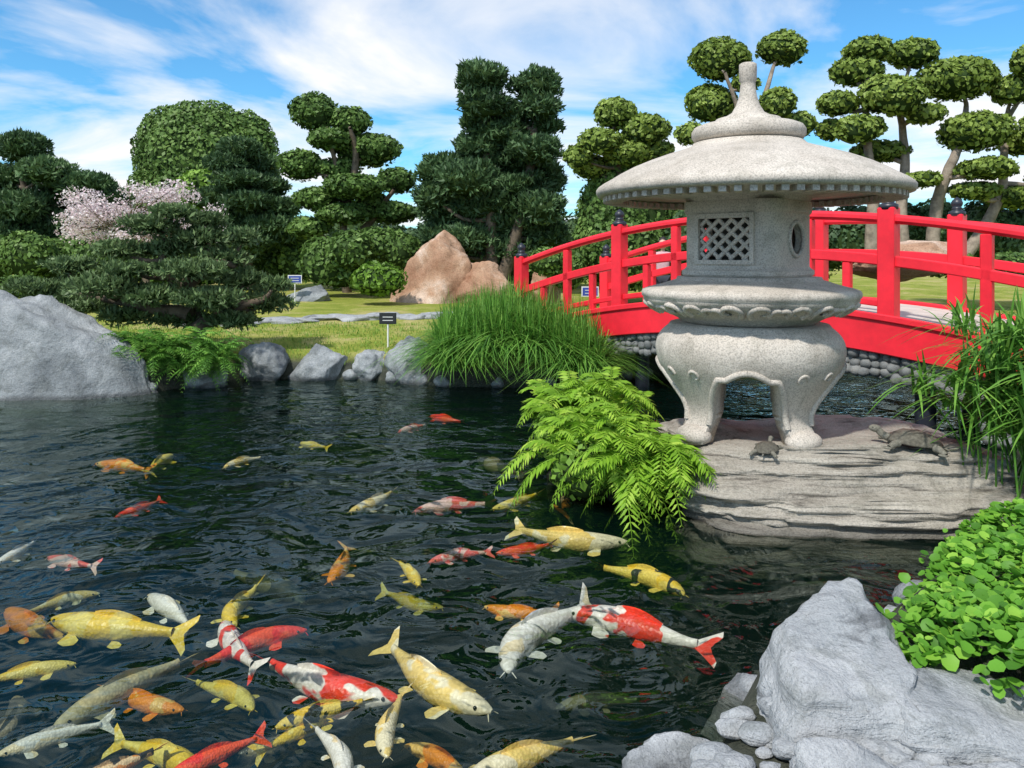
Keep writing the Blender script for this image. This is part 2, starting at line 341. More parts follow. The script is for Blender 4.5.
# ------------------------------------------------------------------ stone lantern
L=empty('stone_lantern',(1.845,6.1,.41))
def part(name,prof,seg=96,mat='granite',mod=None):
    V,Fc=lathe(prof,seg,mod); mb=MB(); mb.add(V,Fc,0,.5,True); return mb.build(name,[mat],L)
zr=[0,.04,.08,.16,.28,.42,.55,.66,.74,.80,.84]; rr=[.60,.60,.56,.50,.525,.61,.69,.715,.70,.665,.61]
zz_=np.linspace(0,.84,60); rs_=np.interp(zz_,zr,rr)
for _ in range(6): rs_[1:-1]=(rs_[:-2]+2*rs_[1:-1]+rs_[2:])/4
def rz_(z): return float(np.interp(z,zz_,rs_))
seg=720; rows=16; th=.16; legaz=[math.radians(-107+x) for x in (-45,45,135,225)]
HP=math.pi/4
def arch(t):
    d=min(abs((t-a+math.pi)%(2*math.pi)-math.pi) for a in legaz)
    w0,w1=.225,.47
    if d<w0: return 0.
    x=min(1,(d-w0)/(w1-w0)); return .08+.40*(x**.6)+.06*max(0,math.cos((HP-d)*7)) if x>0 else 0
Vo=[];Fo=[]
for k in range(seg):
    t=2*math.pi*k/seg; zb=arch(t)
    for j in range(rows+1):
        z=zb+(.84-zb)*j/rows; r=rz_(z); Vo.append((r*math.cos(t),r*math.sin(t),z))
    for j in range(rows+1):
        z=zb+(.84-zb)*j/rows; r=rz_(z)-th*(1-.15*(z<.2)); Vo.append((r*math.cos(t),r*math.sin(t),z))
R2=rows+1
for k in range(seg):
    a=k*2*R2; c=((k+1)%seg)*2*R2
    for j in range(rows):
        Fo.append((a+j,c+j,c+j+1,a+j+1)); Fo.append((a+R2+j,a+R2+j+1,c+R2+j+1,c+R2+j))
    Fo.append((a,a+R2,c+R2,c))
mb=MB(); mb.add(Vo,Fo,0,.5,True)
V,Fc=lathe([(.612,.84),(.595,.862),(.4,.866),(.001,.866)],96); mb.add(V,Fc,0,.5,True)
for a in legaz:
    iv,fi=ico(3); q=iv*np.array([.11,.150,.075])
    mb.add(np.stack([q[:,0]*math.cos(a)-q[:,1]*math.sin(a)+.545*math.cos(a),q[:,0]*math.sin(a)+q[:,1]*math.cos(a)+.545*math.sin(a),q[:,2]+.045],1),fi,0,.5,True)
    for sgn in (-1,1):
        pts=[]
        for q in np.linspace(0,1,26):
            d=.230+q*(HP-.230); t=a+sgn*d; z=arch(t)+.02; r=rz_(z)+.002
            pts.append((r*math.cos(t),r*math.sin(t),z))
        V,Fc=tube(pts,[.024]*len(pts),8); mb.add(V,Fc,0,.5,True)
        pts=[]
        for q in np.linspace(0,1,16):
            an=q*5.2; rad=.055*(1-q*.8); t=a+sgn*(.20-rad*math.cos(an)/.7); z=.50+rad*math.sin(an); r=rz_(z)+.001
            pts.append((r*math.cos(t),r*math.sin(t),z))
        V,Fc=tube(pts,np.linspace(.014,.007,16),6); mb.add(V,Fc,0,.5,True)
stand=mb.build('stand',['granite'],L)
def petal(t,r,z):
    w=math.exp(-((z-.98)/.07)**2); return .965*(1+.06*w*(abs(math.sin(6*t))**.7-.5))
part('lotus_platform',[(.001,.867),(.50,.867),(.53,.88),(.56,.90),(.61,.925),(.68,.95),(.75,.985),(.80,1.02),(.83,1.045),(.83,1.062),(.845,1.072),(.85,1.10),(.84,1.122),(.80,1.137),(.74,1.15),(.66,1.172),(.60,1.192),(.57,1.20),(.56,1.222),(.001,1.222)],144,mod=petal)
mb=MB()
for k in range(10):
    t0=2*math.pi*k/10
    for s in (-1,1):
        for turn,rad0,off in ((5.6,.10,.15),(4.2,.06,.29)):
            pts=[]
            for q in np.linspace(0,1,18):
                an=-.6+q*turn; rad=rad0*(1-q*.8); t=t0+s*(off-rad*math.cos(an)/.8); z=.985+rad*.55*math.sin(an); r=.965*np.interp(z,[.925,.95,.985,1.02,1.045],[.61,.68,.75,.80,.83])+.014
                pts.append((r*math.cos(t),r*math.sin(t),z))
            V,Fc=tube(pts,np.linspace(.026,.012,18),6); mb.add(V,Fc,0,.5,True)
mb.build('platform_carving',['granite'],L)
fa=math.radians(-133)
def rsq(t,w,p=5.5):
    c,s=math.cos(t-fa),math.sin(t-fa); return w/((abs(c)**p+abs(s)**p)**(1/p))
seg=160; V=[];Fc=[]
prof=[(.36,1.224),(.40,1.224),(.415,1.24),(.415,1.27),(.395,1.285),(.385,1.30),(.385,1.70),(.40,1.72),(.40,1.80),(.33,1.80),(.33,1.224)]
for w,z in prof:
    for k in range(seg):
        t=2*math.pi*k/seg; r=rsq(t,w); V.append((r*math.cos(t),r*math.sin(t),z))
n=len(prof)
for i in range(n):
    i2=(i+1)%n
    for k in range(seg):
        k2=(k+1)%seg; Fc.append((i*seg+k,i*seg+k2,i2*seg+k2,i2*seg+k))
mb=MB(); mb.add(V,Fc,0,.5,True); fb=mb.build('firebox',['granite'],L)
def local(t,u_,v_,r):
    return np.array([math.cos(t)*r-math.sin(t)*u_,math.sin(t)*r+math.cos(t)*u_,v_])
def facebox(t,u0,u1,z0,z1,r0,r1):
    V=np.array([local(t,u_,z,r) for r in (r0,r1) for u_ in (u0,u1) for z in (z0,z1)])
    return V,np.array([(0,1,3,2),(4,6,7,5),(0,4,5,1),(2,3,7,6),(0,2,6,4),(1,5,7,3)])
cut=MB()
for t in (fa,fa+math.pi): V,Fc=facebox(t,-.21,.21,1.35,1.67,.25,.55); cut.add(V,Fc)
co=cut.build('cutter_a',['dark'])
cut=MB()
for t in (fa+math.pi/2,fa-math.pi/2):
    P=[local(t,0,1.51,.25),local(t,0,1.51,.55)]; V,Fc=tube(P,[.12,.12],32)
    cut.add(V,Fc); cut.add(V[:32],np.array([list(range(32))])); cut.add(V[32:],np.array([list(range(32))[::-1]]))
co2=cut.build('cutter_b',['dark'])
for c in (co,co2):
    bm=bmesh.new(); bm.from_mesh(c.data); bmesh.ops.remove_doubles(bm,verts=bm.verts,dist=1e-5); bmesh.ops.recalc_face_normals(bm,faces=bm.faces); bm.to_mesh(c.data); bm.free()
    c.parent=L
bm=bmesh.new(); bm.from_mesh(fb.data); bmesh.ops.recalc_face_normals(bm,faces=bm.faces); bm.to_mesh(fb.data); bm.free()
bpy.context.view_layer.update()
for c in (co,co2):
    md=fb.modifiers.new('b','BOOLEAN'); md.operation='DIFFERENCE'; md.object=c; md.solver='EXACT'
dg=bpy.context.evaluated_depsgraph_get(); nm=bpy.data.meshes.new_from_object(fb.evaluated_get(dg)); fb.modifiers.clear(); fb.data=nm
for c in (co,co2): bpy.data.objects.remove(c)
for p in fb.data.polygons: p.use_smooth=False
mb=MB()
for t in (fa,fa+math.pi):
    for (u0,u1,z0,z1) in ((-.24,.24,1.665,1.70),(-.24,.24,1.32,1.352),(-.24,-.208,1.352,1.665),(.208,.24,1.352,1.665)):
        V,Fc=facebox(t,u0,u1,z0,z1,.36,.402); mb.add(V,Fc)
    for s in (-1,1):
        for k in range(-5,6):
            P=[]
            for q in np.linspace(-.34,.34,60):
                uu=q; zz=1.51+s*q*.9+k*.095
                if abs(uu)<.212 and 1.348<zz<1.670: P.append(local(t,uu,zz,.368+.004*s))
            if len(P)>2: V,Fc=tube([P[0],P[-1]],[.016,.016],6); mb.add(V,Fc)
for t in (fa+math.pi/2,fa-math.pi/2):
    P=[local(t,.128*math.cos(q),1.51+.128*math.sin(q),.387) for q in np.linspace(0,2*math.pi,40)]
    V,Fc=tube(P,[.018]*40,8); mb.add(V,Fc,0,.5,True)
mb.build('window_lattice',['granite'],L)
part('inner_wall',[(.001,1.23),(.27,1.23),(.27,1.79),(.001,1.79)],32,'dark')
part('roof',[(.001,1.801),(.46,1.801),(.48,1.83),(.9,1.86),(1.05,1.865),(1.07,1.845),(1.14,1.845),(1.17,1.855),(1.18,1.875),(1.18,1.90),(1.165,1.92),(1.12,1.945),(1.05,1.975),(.96,2.02),(.86,2.07),(.75,2.12),(.64,2.165),(.54,2.20),(.47,2.225),(.44,2.24),(.42,2.262),(.30,2.266),(.001,2.266)],128,mod=lambda t,r,z:1.0 if z<1.93 else 1+.05*math.sin(math.pi*min(1,(z-1.93)/.28)))
mb=MB()
for k in range(72):
    t=2*math.pi*k/72; V,Fc=facebox(t,-.024,.024,1.805,1.848,.97,1.125); mb.add(V,Fc)
mb.build('roof_dentils',['granite'],L)
part('cap',[(.001,2.267),(.36,2.267),(.41,2.285),(.43,2.315),(.43,2.355),(.41,2.385),(.37,2.402),(.28,2.41),(.255,2.425),(.245,2.45),(.18,2.468),(.125,2.50),(.09,2.56),(.068,2.63),(.058,2.70),(.056,2.74),(.066,2.75),(.068,2.85),(.066,2.88),(.05,2.89),(.001,2.892)],64)
# ------------------------------------------------------------------ bridge
B=empty('red_footbridge',(2.85,9.11,0))
d2=np.array([.676,-.737]); n2=np.array([.737,.676])
def az(s): return 1.22-.62*(s/4.1)**2
def bp(s,t,z): return np.array([d2[0]*s+n2[0]*t,d2[1]*s+n2[1]*t,az(s)+z])
def sweep(mb,t0,t1,z0,z1,s0=-4.1,s1=4.1,N=60,mat=0,zb=None,bev=.012):
    V=[];Fc=[]
    ts=[(t0+bev,z0),(t1-bev,z0),(t1,z0+bev),(t1,z1-bev),(t1-bev,z1),(t0+bev,z1),(t0,z1-bev),(t0,z0+bev)]
    for s in np.linspace(s0,s1,N+1):
        for (t,z) in ts:
            p=bp(s,t,z)
            if zb is not None and z<(z0+z1)/2: p[2]=min(p[2],zb(s))
            V.append(p)
    k=8
    for i in range(N):
        for j in range(k): Fc.append((i*k+j,i*k+(j+1)%k,(i+1)*k+(j+1)%k,(i+1)*k+j))
    mb.add(V,Fc,mat)
    mb.add(V,[list(range(k)),[N*k+j for j in range(k)][::-1]],mat)
def post(mb,s,t,w,z0,z1,bev=.01,mat=0):
    h=w/2; V=[];ring=[(-h+bev,-h),(h-bev,-h),(h,-h+bev),(h,h-bev),(h-bev,h),(-h+bev,h),(-h,h-bev),(-h,-h+bev)]
    c=bp(s,t,0)
    for z,f in ((z0,1),(z1-bev,1),(z1,1-bev/h)):
        for a,b_ in ring:
            V.append((c[0]+d2[0]*a*f+n2[0]*b_*f,c[1]+d2[1]*a*f+n2[1]*b_*f,c[2]+z))
    Fc=[(i*8+j,i*8+(j+1)%8,(i+1)*8+(j+1)%8,(i+1)*8+j) for i in range(2) for j in range(8)]
    mb.add(V,Fc,mat); mb.add(V,[[16+j for j in range(8)]],mat)
mb=MB()
sweep(mb,-.07,.07,-.36,.04); sweep(mb,1.93,2.07,-.36,.04)
sweep(mb,-.10,-.072,-.02,.055)
mb.build('side_beams',['red'],B)
mb=MB(); sweep(mb,.072,1.928,-.14,.0); mb.build('deck',['deck'],B)
mains=[-4.0,-2.05,-.2,1.5,3.3]
for t,nm_ in ((0,'near_railing'),(2.0,'far_railing')):
    mb=MB()
    sweep(mb,t-.06,t+.06,.99,1.085,bev=.03); sweep(mb,t-.05,t+.05,.55,.66,bev=.01)
    for s in mains: post(mb,s,t,.17,.0,1.15)
    for a,b_ in zip(mains[:-1],mains[1:]):
        post(mb,(a+b_)/2,t,.10,.0,.99)
        if t==0 and a<0:
            for q in (.25,.75): post(mb,a+(b_-a)*q,t,.085,.0,.55)
            sweep(mb,t-.035,t+.035,.12,.19,a+.086,b_-.086,16,bev=.01)
    mb.build(nm_,['red'],B)
    mb=MB()
    for s in mains:
        c=bp(s,t,1.15); V,Fc=lathe([(.001,-.02),(.092,-.02),(.095,.03),(.07,.04),(.05,.055),(.06,.065),(.06,.075),(.045,.085),(.06,.11),(.066,.14),(.05,.17),(.02,.195),(.001,.21)],20); mb.add(V+c,Fc,0,.5,True)
    mb.build(nm_+'_caps',['black'],B)
def bot(s): return az(s)-.36-.26 if abs(s)<2.3 else max(-.5,az(s)-.62-(abs(s)-2.3)*3)
mb=MB()
for t in (0.03,1.97):
    sweep(mb,t-.01 if t<1 else t-.12,t+.12 if t<1 else t+.01,-.62,-.362,zb=lambda s:bot(s),bev=.002)
for t in (.015,1.985):
    s=-4.1
    while s<4.1:
        z=az(s)-.40
        while z>bot(s)-.02:
            r=rng.uniform(.04,.066); c=bp(s+rng.normal(0,.015),t,0); iv,fi=ico(2)
            v=iv*(1+.12*np.sin(iv@rng.normal(0,2.5,3)+rng.random()*6))[:,None]*np.array([r*1.15,r*.9,r])
            v=np.stack([v[:,0]*d2[0]+v[:,1]*n2[0],v[:,0]*d2[1]+v[:,1]*n2[1],v[:,2]],1)
            mb.add(v+np.array([c[0],c[1],z]),fi,0,.5,True); z-=r*1.75
        s+=.105
mb.build('cobble_facing',['cobble'],B)
mb=MB()
for s in (-1.9,1.75):
    for t in (.3,1.7):
        c=bp(s,t,0); V,Fc=lathe([(.10,-1.3),(.10,.86)],16); mb.add(V+np.array([c[0],c[1],0]),Fc,0,.5,True)
mb.build('piers',['black'],B)
# ------------------------------------------------------------------ trees
tree('pine_tree',27,[[(40,285),(35,230),(25,170)]],[(22,148,24,16),(48,172,26,14),(8,180,26,15),(62,198,24,13),(20,208,30,15),(50,232,32,15),(2,236,26,15),(88,186,26,14),(108,200,22,13),(25,256,36,15),(80,222,26,13),(-30,200,30,18),(-25,240,30,18),(75,250,28,13)],2.4,'pinedark',trad=.2)
mb=MB(); Y=30;u=Y/F
for (a,b_,ra,rb) in ((206,172,66,68),(178,158,42,52),(246,165,34,52),(206,200,72,50)):
    pad_leaves(mb,W(a,b_,Y),np.array([ra*u,ra*u*.8,rb*u]),2.3*u,1.2,'leaf',0,1,.93,0,.025)
mb.build('clipped_tree',['topimid','core'])
tree('pine_tree',23,[[(250,290),(245,230),(242,160)]],[(240,150,22,11),(226,164,20,9),(256,166,22,10),(238,180,26,10),(266,186,22,10),(222,196,24,10),(250,202,28,11),(280,208,20,10),(232,218,28,11),(268,226,26,12),(242,240,30,12),(285,236,20,11),(255,256,32,12),(220,246,22,11)],2.3,'pinedark',trad=.16)
tree('cloud_pruned_tree',22,[[(347,292),(345,240),(340,190),(330,130)],[(347,250),(375,215),(395,190)],[(345,220),(355,160),(352,130)]],
 [(314,113,23,18),(351,122,21,14),(330,140,22,11),(368,150,33,16),(301,165,22,15),(338,170,22,12),(396,181,19,13),(354,187,30,13),(316,199,22,12),(394,213,23,11),(345,214,28,11),(372,202,16,9),(310,228,22,10)],2.4,'topimid','leaf',trad=.14,lump=.06,corer=.9)
tree('tall_pine_tree',21,[[(492,285),(490,200),(482,100)],[(500,285),(525,200),(538,100)]],
 [(481,81,25,17),(537,85,25,16),(484,104,24,14),(540,106,20,13),(478,122,20,13),(545,126,16,12),(512,114,18,12),(505,133,32,16),(482,150,28,15),(535,150,28,15),(508,165,36,17),(440,172,22,20),(468,180,34,17),(545,178,22,15),(518,190,34,17),(432,196,18,16),(488,206,38,18),(542,208,24,16),(450,214,32,17),(515,228,40,18),(470,238,34,16),(440,238,22,15),(545,236,22,16),(505,252,36,14)],2.5,'pinedark',trad=.2,lump=.12)
tree('cloud_pruned_tree',18,[[(625,290),(622,200),(612,130)],[(622,230),(640,170),(646,140)]],
 [(616,114,21,16),(646,131,25,16),(600,142,22,13),(578,157,14,12),(628,154,24,13),(592,168,20,12),(660,152,14,11)],2.6,'topi','leaf',trad=.12,lump=.06,corer=.9)
mb=MB();Y=18.5;u=Y/F
for (a,b_,ra,rb) in ((630,215,48,64),(610,225,34,55),(662,225,34,58),(630,250,60,40)):
    pad_leaves(mb,W(a,b_,Y),np.array([ra*u,ra*u*.8,rb*u]),2.5*u,1.2,'leaf',0,1,.93,0,.03)
mb.build('clipped_tree',['topimid','core'])
tree('cloud_pruned_tree',16,[[(745,280),(746,200),(742,130),(722,75)],[(746,180),(760,110),(778,60)]],
 [(720,60,29,20),(782,49,24,17),(711,104,26,18),(777,104,19,16),(745,84,14,9),(690,134,15,11),(738,132,18,12),(800,124,16,12),(745,165,30,18)],2.7,'topi','leaf','barklight',trad=.09,lump=.05,corer=.92)
tree('cloud_pruned_tree',16,[[(905,275),(900,210),(910,150),(900,90)],[(930,275),(935,200),(950,150),(975,105)],[(870,275),(872,200),(868,150),(860,90)],[(950,275),(1000,200),(1015,120)]],
 [(868,50,24,12),(912,54,25,15),(857,72,25,15),(892,96,33,20),(838,104,20,12),(957,80,38,20),(976,132,35,20),(1014,90,22,15),(1040,62,26,18),(860,129,24,14),(925,114,20,10),(880,152,28,11),(986,169,28,11),(1020,143,20,12),(975,191,24,9),(1010,198,26,11),(845,165,22,10),(920,180,20,8),(1050,130,30,20),(1060,180,30,16),(830,130,15,10)],2.8,'topi','leaf','barklight',trad=.15,lump=.05,corer=.92)
def hedge(name,Y,items,mat,px=2.6,lump=.06,style='leaf'):
    mb=MB()
    for (a,b_,ra,rb) in items:
        Yp=Y+rng.uniform(-.5,.5); u=Yp/F; pad_leaves(mb,W(a,b_,Yp),np.array([ra*u,ra*u*.8,rb*u]),px*Y/F,1.25,style,0,1,.9,rng.normal(0,.08),lump)
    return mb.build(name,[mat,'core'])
hedge('hedge',24,[(a,262+rng.uniform(-6,6),28,24) for a in range(-40,720,34)],'topimid')
hedge('hedge',17,[(a,240+rng.uniform(-6,6),34,34) for a in range(700,1120,40)],'pinedark')
hedge('shrub',20.5,[(325,262,24,24),(350,250,22,20),(375,247,30,20),(400,250,20,18),(345,272,30,16)],'topimid')
hedge('shrub',18.5,[(378,280,27,17)],'shrub'); hedge('shrub',26,[(205,190,26,20)],'shrub')
hedge('shrub',17.5,[(565,270,22,20),(545,262,18,14)],'topimid')
hedge('shrub',20,[(95,292,28,12),(20,290,30,14),(60,296,20,10)],'topimid')
hedge('shrub',12.8,[(815,300,24,18),(940,262,30,14),(1010,266,30,14)],'topimid')
mb=MB()
for x in np.arange(-62,64,3.2):
    pad_leaves(mb,(x,52+rng.uniform(-3,3),1.6+rng.random()*.6),np.array([2.8,2.2,2.0+rng.random()*.8]),.2,1.0,'leaf',0,1,.9,rng.normal(0,.08),.12)
mb.build('distant_trees',['far','core'])
mb=MB(); Y=19;u=Y/F
br=[W(150,300,Y),W(140,255,Y),W(128,215,Y)]
P=curve(br,5,.01); V,Fc=tube(P,np.linspace(.09,.04,len(P)),8); mb.add(V,Fc,1,.5,True)
for i in range(64):
    a=rng.uniform(62,215); b_=rng.uniform(172,240)
    if b_<172+abs(a-135)*.45: continue
    e=W(a,b_,Y+rng.uniform(-1,1)); q=P[rng.integers(len(P)//2,len(P))]; C=curve([q,(q+e)/2+rng.normal(0,.15,3),e],4)
    V,Fc=tube(C,np.linspace(.02,.006,len(C)),5); mb.add(V,Fc,1,.5,True)
    for k in range(2): pad_leaves(mb,C[-1-k*2]+rng.normal(0,.06,3),np.array([.24,.24,.17]),.032,.24,'leaf',0,0,lump=.3)
mb.build('blossoming_magnolia_tree',['blossom','bark'])
tree('niwaki_pine_tree',11.3,[[(185,372),(200,345),(190,310),(165,270),(160,225)],[(195,330),(230,310),(262,300)],[(190,315),(120,300),(50,290)],[(180,290),(215,265),(235,265)]],
 [(42,288,28,9),(72,266,24,8),(102,286,30,10),(85,306,26,8),(118,250,24,9),(150,226,24,10),(130,270,26,8),(174,212,20,8),(165,250,28,9),(202,238,26,10),(192,270,30,9),(224,257,24,9),(242,279,26,9),(150,294,32,10),(208,298,30,10),(264,302,26,9),(234,320,24,8),(125,316,24,8),(178,318,28,8),(244,238,15,7),(277,284,15,7),(206,220,18,7),(62,300,22,7),(222,306,22,7)],2.3,'pine','needle',trad=.11,dens=1.4,depth=1.3,lump=.18,corer=.66)
# ------------------------------------------------------------------ fern-like plants, grass
def fronds(mb,centers,n,length,leaf,tilt=(.3,1.0),pairs=16,width=.26,mat=0,droop=1.):
    for i in range(n):
        c=np.asarray(centers[rng.integers(len(centers))],float)+rng.normal(0,.07,3)*np.array([1,1,.4])
        a=rng.uniform(0,2*math.pi); d=np.array([math.cos(a),math.sin(a),0]); up=rng.uniform(*tilt); Ln=length*rng.uniform(.65,1.15)
        side=np.array([-d[1],d[0],0]); ts=np.linspace(0,1,pairs+1)
        pt=lambda t: c+d*Ln*(t*.9-.08*t*t)+np.array([0,0,Ln*(up*t-droop*.75*t*t)])
        P=np.array([pt(t) for t in ts]); V,Fc=tube(P[::3],np.linspace(.006,.002,len(P[::3])),4); mb.add(V,Fc,mat,.3)
        tb=rng.normal(.5,.18); tv=[];ff=[];tt=[]
        for j in range(2,pairs+1):
            t=ts[j]; p=P[j]; fw=nrmz((P[j]-P[j-1])[None])[0]; ll=leaf*(math.sin(math.pi*(.18+.78*t))**.7)*rng.uniform(.85,1.1)
            for s in (-1,1):
                dr=nrmz((side*s+fw*.55+np.array([0,0,rng.uniform(-.45,.1)]))[None])[0]; wv=fw*ll*width*.5
                k=len(tv); tv+= [p,p+dr*ll*.4-wv+[0,0,-.003],p+dr*ll+[0,0,-.15*ll],p+dr*ll*.4+wv]; ff.append((k,k+1,k+2,k+3)); tt+=[np.clip(tb+rng.normal(0,.14),0,1)]*4
        mb.add(tv,ff,mat,tt)
mb=MB()
cs=[]
for i in range(60):
    Yq=5.75+1.7*rng.random(); cs.append(np.array([rng.uniform(.3,1.0 if Yq>6.2 else 1.12),Yq,.30+.28*rng.random()]))
cs+=[np.array([rng.uniform(.6,1.15),rng.uniform(5.42,5.7),.22+.22*rng.random()]) for _ in range(34)]
fronds(mb,cs,560,.44,.115,(.1,1.2),15,.34,droop=1.25)
mb.build('fern_bush',['fern'])
mb=MB(); V,Fc=rockgeo((.72,6.4,-.12),(.42,.75,.36),51); mb.add(V,Fc,0,.5,True); mb.build('planted_islet',['soil'])
mb=MB()
for i in range(16): pad_leaves(mb,(.4+.68*rng.random(),5.65+1.7*rng.random(),.24),np.array([.24,.24,.2]),.035,1,'leaf',0,1,.9)
mb.build('shrub',['shrub','core'])
mb=MB(); cs=[W(125+rng.random()*95,340+rng.random()*28,10.25+.35*rng.random()) for _ in range(36)]
fronds(mb,cs,400,.52,.085,(.2,1.25),14,.34,droop=1.2)
mb.build('fern_bush',['grassb'])
def blades(mb,pts,n,length,w,lean=.6,mat=0,seg=5,droop=.6):
    N=n; P0=pts[rng.integers(len(pts),size=N)]+rng.normal(0,.05,(N,3))*np.array([1,1,0])
    a=rng.uniform(0,2*math.pi,N); d=np.stack([np.cos(a),np.sin(a),np.zeros(N)],1); ln=rng.uniform(.05,1,N)*lean; Lg=length*rng.uniform(.6,1.15,N)
    sd_=np.stack([-d[:,1],d[:,0],np.zeros(N)],1); rows_=[]
    for j in range(seg+1):
        t=j/seg; c=P0+d*(Lg*ln*(t**1.5))[:,None]; c[:,2]+=Lg*(t-droop*ln*t*t*.9); ww=w*(1-t)**.6*(.5+t if t<.5 else 1)+.0008
        rows_+=[c-sd_*ww/2,c+sd_*ww/2]
    V=np.stack(rows_,1).reshape(-1,3); k=2*(seg+1); f=[]
    for j in range(seg): f.append(np.array([2*j,2*j+1,2*j+3,2*j+2]))
    Fc=(np.arange(N)[:,None,None]*k+np.array(f)[None]).reshape(-1,4)
    mb.add(V,Fc,mat,np.repeat(np.clip(rng.normal(.5,.24,N),0,1),k))
mb=MB(); pts=[]
for i in range(700):
    x=rng.uniform(-.95,1.1); y=rng.uniform(10.25,11.6)-.5*max(0,x)*.6; pts.append((x,y,.16+.30*math.exp(-((x)/.7)**2)+.12*(y-10.3)+.1*rng.random()))
pts=np.array(pts); blades(mb,pts,13000,.88,.022,1.25,droop=1.05,seg=6)
mb.build('ornamental_grass',['grassb'])
mb=MB()
for i in range(105):
    x=rng.uniform(3.15,4.2); y=rng.uniform(4.85,5.6); b0=np.array([x,y,.22]); a=rng.uniform(0,6.28); ln=rng.uniform(.05,.6); h=rng.uniform(.3,1.02)
    top=b0+np.array([math.cos(a)*ln*h,math.sin(a)*ln*h,h]); V,Fc=tube(curve([b0,(b0+top)/2+[0,0,.08],top],3),np.full(7,.006),5); mb.add(V,Fc,0,.4)
    blades(mb,np.array([top]),24,.38,.030,1.8,droop=.9,seg=6)
mb.build('umbrella_sedge',['grassb'])
mb=MB()
def edge(y): return 1.50+max(0,(y-3.15))*.80-max(0,3.15-y)*.25
def coverh(x,y): return .24+.19*(1-math.exp(-max(0,x-edge(y))/.25))+.05*math.sin(x*5)*math.sin(y*6)-.06*max(0,y-3.8)
N=8000; k=0; VV=[];FF=[];TT=[]
while k<N:
    x=rng.uniform(1.45,3.9); y=rng.uniform(2.74,4.55)
    if x<edge(y)+rng.normal(0,.05) or (y<2.95 and x<1.8+.1*rng.normal()): continue
    z=coverh(x,y)-rng.random()**2*.14; r=rng.uniform(.013,.034)
    n=nrmz(np.array([[rng.normal(0,.5),rng.normal(-.15,.5),1]]))[0]; a=nrmz(np.cross(n,rng.normal(size=3))[None])[0]; b_=np.cross(n,a)
    c=np.array([x,y,z]); i0=len(VV); VV.append(c-n*r*.25)
    for q in range(8):
        an=q*math.pi/4; rr_=r*(1.15 if q==0 else (.8 if q==4 else 1)); VV.append(c+rr_*(math.cos(an)*a+math.sin(an)*b_))
    for q in range(8): FF.append((i0,i0+1+q,i0+1+(q+1)%8))
    TT+=[np.clip(rng.normal(.48,.24),0,1)]*9; k+=1
mb.add(VV,FF,0,TT,True)
mb.build('round_leaf_groundcover',['cover'])
mb=MB(); pts=[]
for i in range(5000):
    x=rng.uniform(-8,1.2); y=rng.uniform(10.2,14.5)
    if float(sd(np.array(x),np.array(y)))>.02: pts.append((x,y,float(gz(x,y))-.01))
blades(mb,np.array(pts),12000,.07,.012,.8); mb.build('lawn_grass',['shrub'])
# ------------------------------------------------------------------ koi
def koimat(name,base,patch,th,second=None,fin=None):
    m,nt,b=newmat(name); tc=objc(nt); oi=nd(nt,'ShaderNodeObjectInfo')
    ad=nd(nt,'ShaderNodeVectorMath',operation='MULTIPLY_ADD'); nt.links.new(oi.outputs['Random'],ad.inputs[0]); ad.inputs[1].default_value=(37,91,53); nt.links.new(tc,ad.inputs[2])
    f=noi(nt,ad.outputs[0],4.0,3,.45,.4)
    c=ramp(nt,f,[(th,base),(th+.025,patch)])
    if second: c=mixc(nt,ramp(nt,noi(nt,ad.outputs[0],7.5,2,.5,.5),[(.56,(0,0,0)),(.60,(1,1,1))]),c,second)
    vo=nd(nt,'ShaderNodeTexVoronoi'); vo.inputs['Scale'].default_value=42; nt.links.new(tc,vo.inputs['Vector'])
    c=mixc(nt,.4,c,ramp(nt,vo.outputs[0],[(.25,(1,1,1)),(.7,(.62,.60,.55))]),'MULTIPLY')
    c=mixc(nt,.35,c,ramp(nt,noi(nt,ad.outputs[0],11,4,.7),[(.35,(.6,.6,.55)),(.55,(1,1,1))]),'MULTIPLY')
    nt.links.new(c,b.inputs['Base Color']); b.inputs['Roughness'].default_value=.4
    bump(nt,b,vo.outputs[0],.3,.01)
    return m
K={'rw':koimat('koi_red_white',(.97,.93,.90),(.95,.05,.02),.50),'y':koimat('koi_yellow',(.97,.68,.05),(.97,.80,.20),.5),
'o':koimat('koi_orange',(.97,.32,.02),(.97,.60,.16),.52),'r':koimat('koi_red',(.97,.11,.03),(.95,.04,.02),.5),
'w':koimat('koi_white',(.95,.93,.90),(.95,.80,.55),.54),'c':koimat('koi_cream',(.97,.72,.24),(.97,.88,.64),.5),
'g':koimat('koi_grey',(.50,.46,.28),(.66,.56,.30),.5),'yk':koimat('koi_yellow_black',(.97,.64,.05),(.97,.74,.15),.5,(.03,.03,.03)),
'p':koimat('koi_pink',(.97,.66,.62),(.97,.16,.14),.5),'ok':koimat('koi_orange_black',(.97,.35,.05),(.95,.70,.4),.5,(.04,.03,.03)),'d':koimat('koi_dark',(.09,.085,.07),(.34,.29,.18),.55)}
koieye=simple('koi_eye',(.02,.02,.02),.2,.1,5,0)
us=[0,.03,.08,.15,.25,.36,.48,.60,.70,.79,.86,.90]; ws=[.012,.036,.054,.070,.084,.090,.084,.068,.050,.034,.023,.021]; hs=[.010,.028,.048,.068,.088,.096,.090,.074,.055,.040,.034,.038]
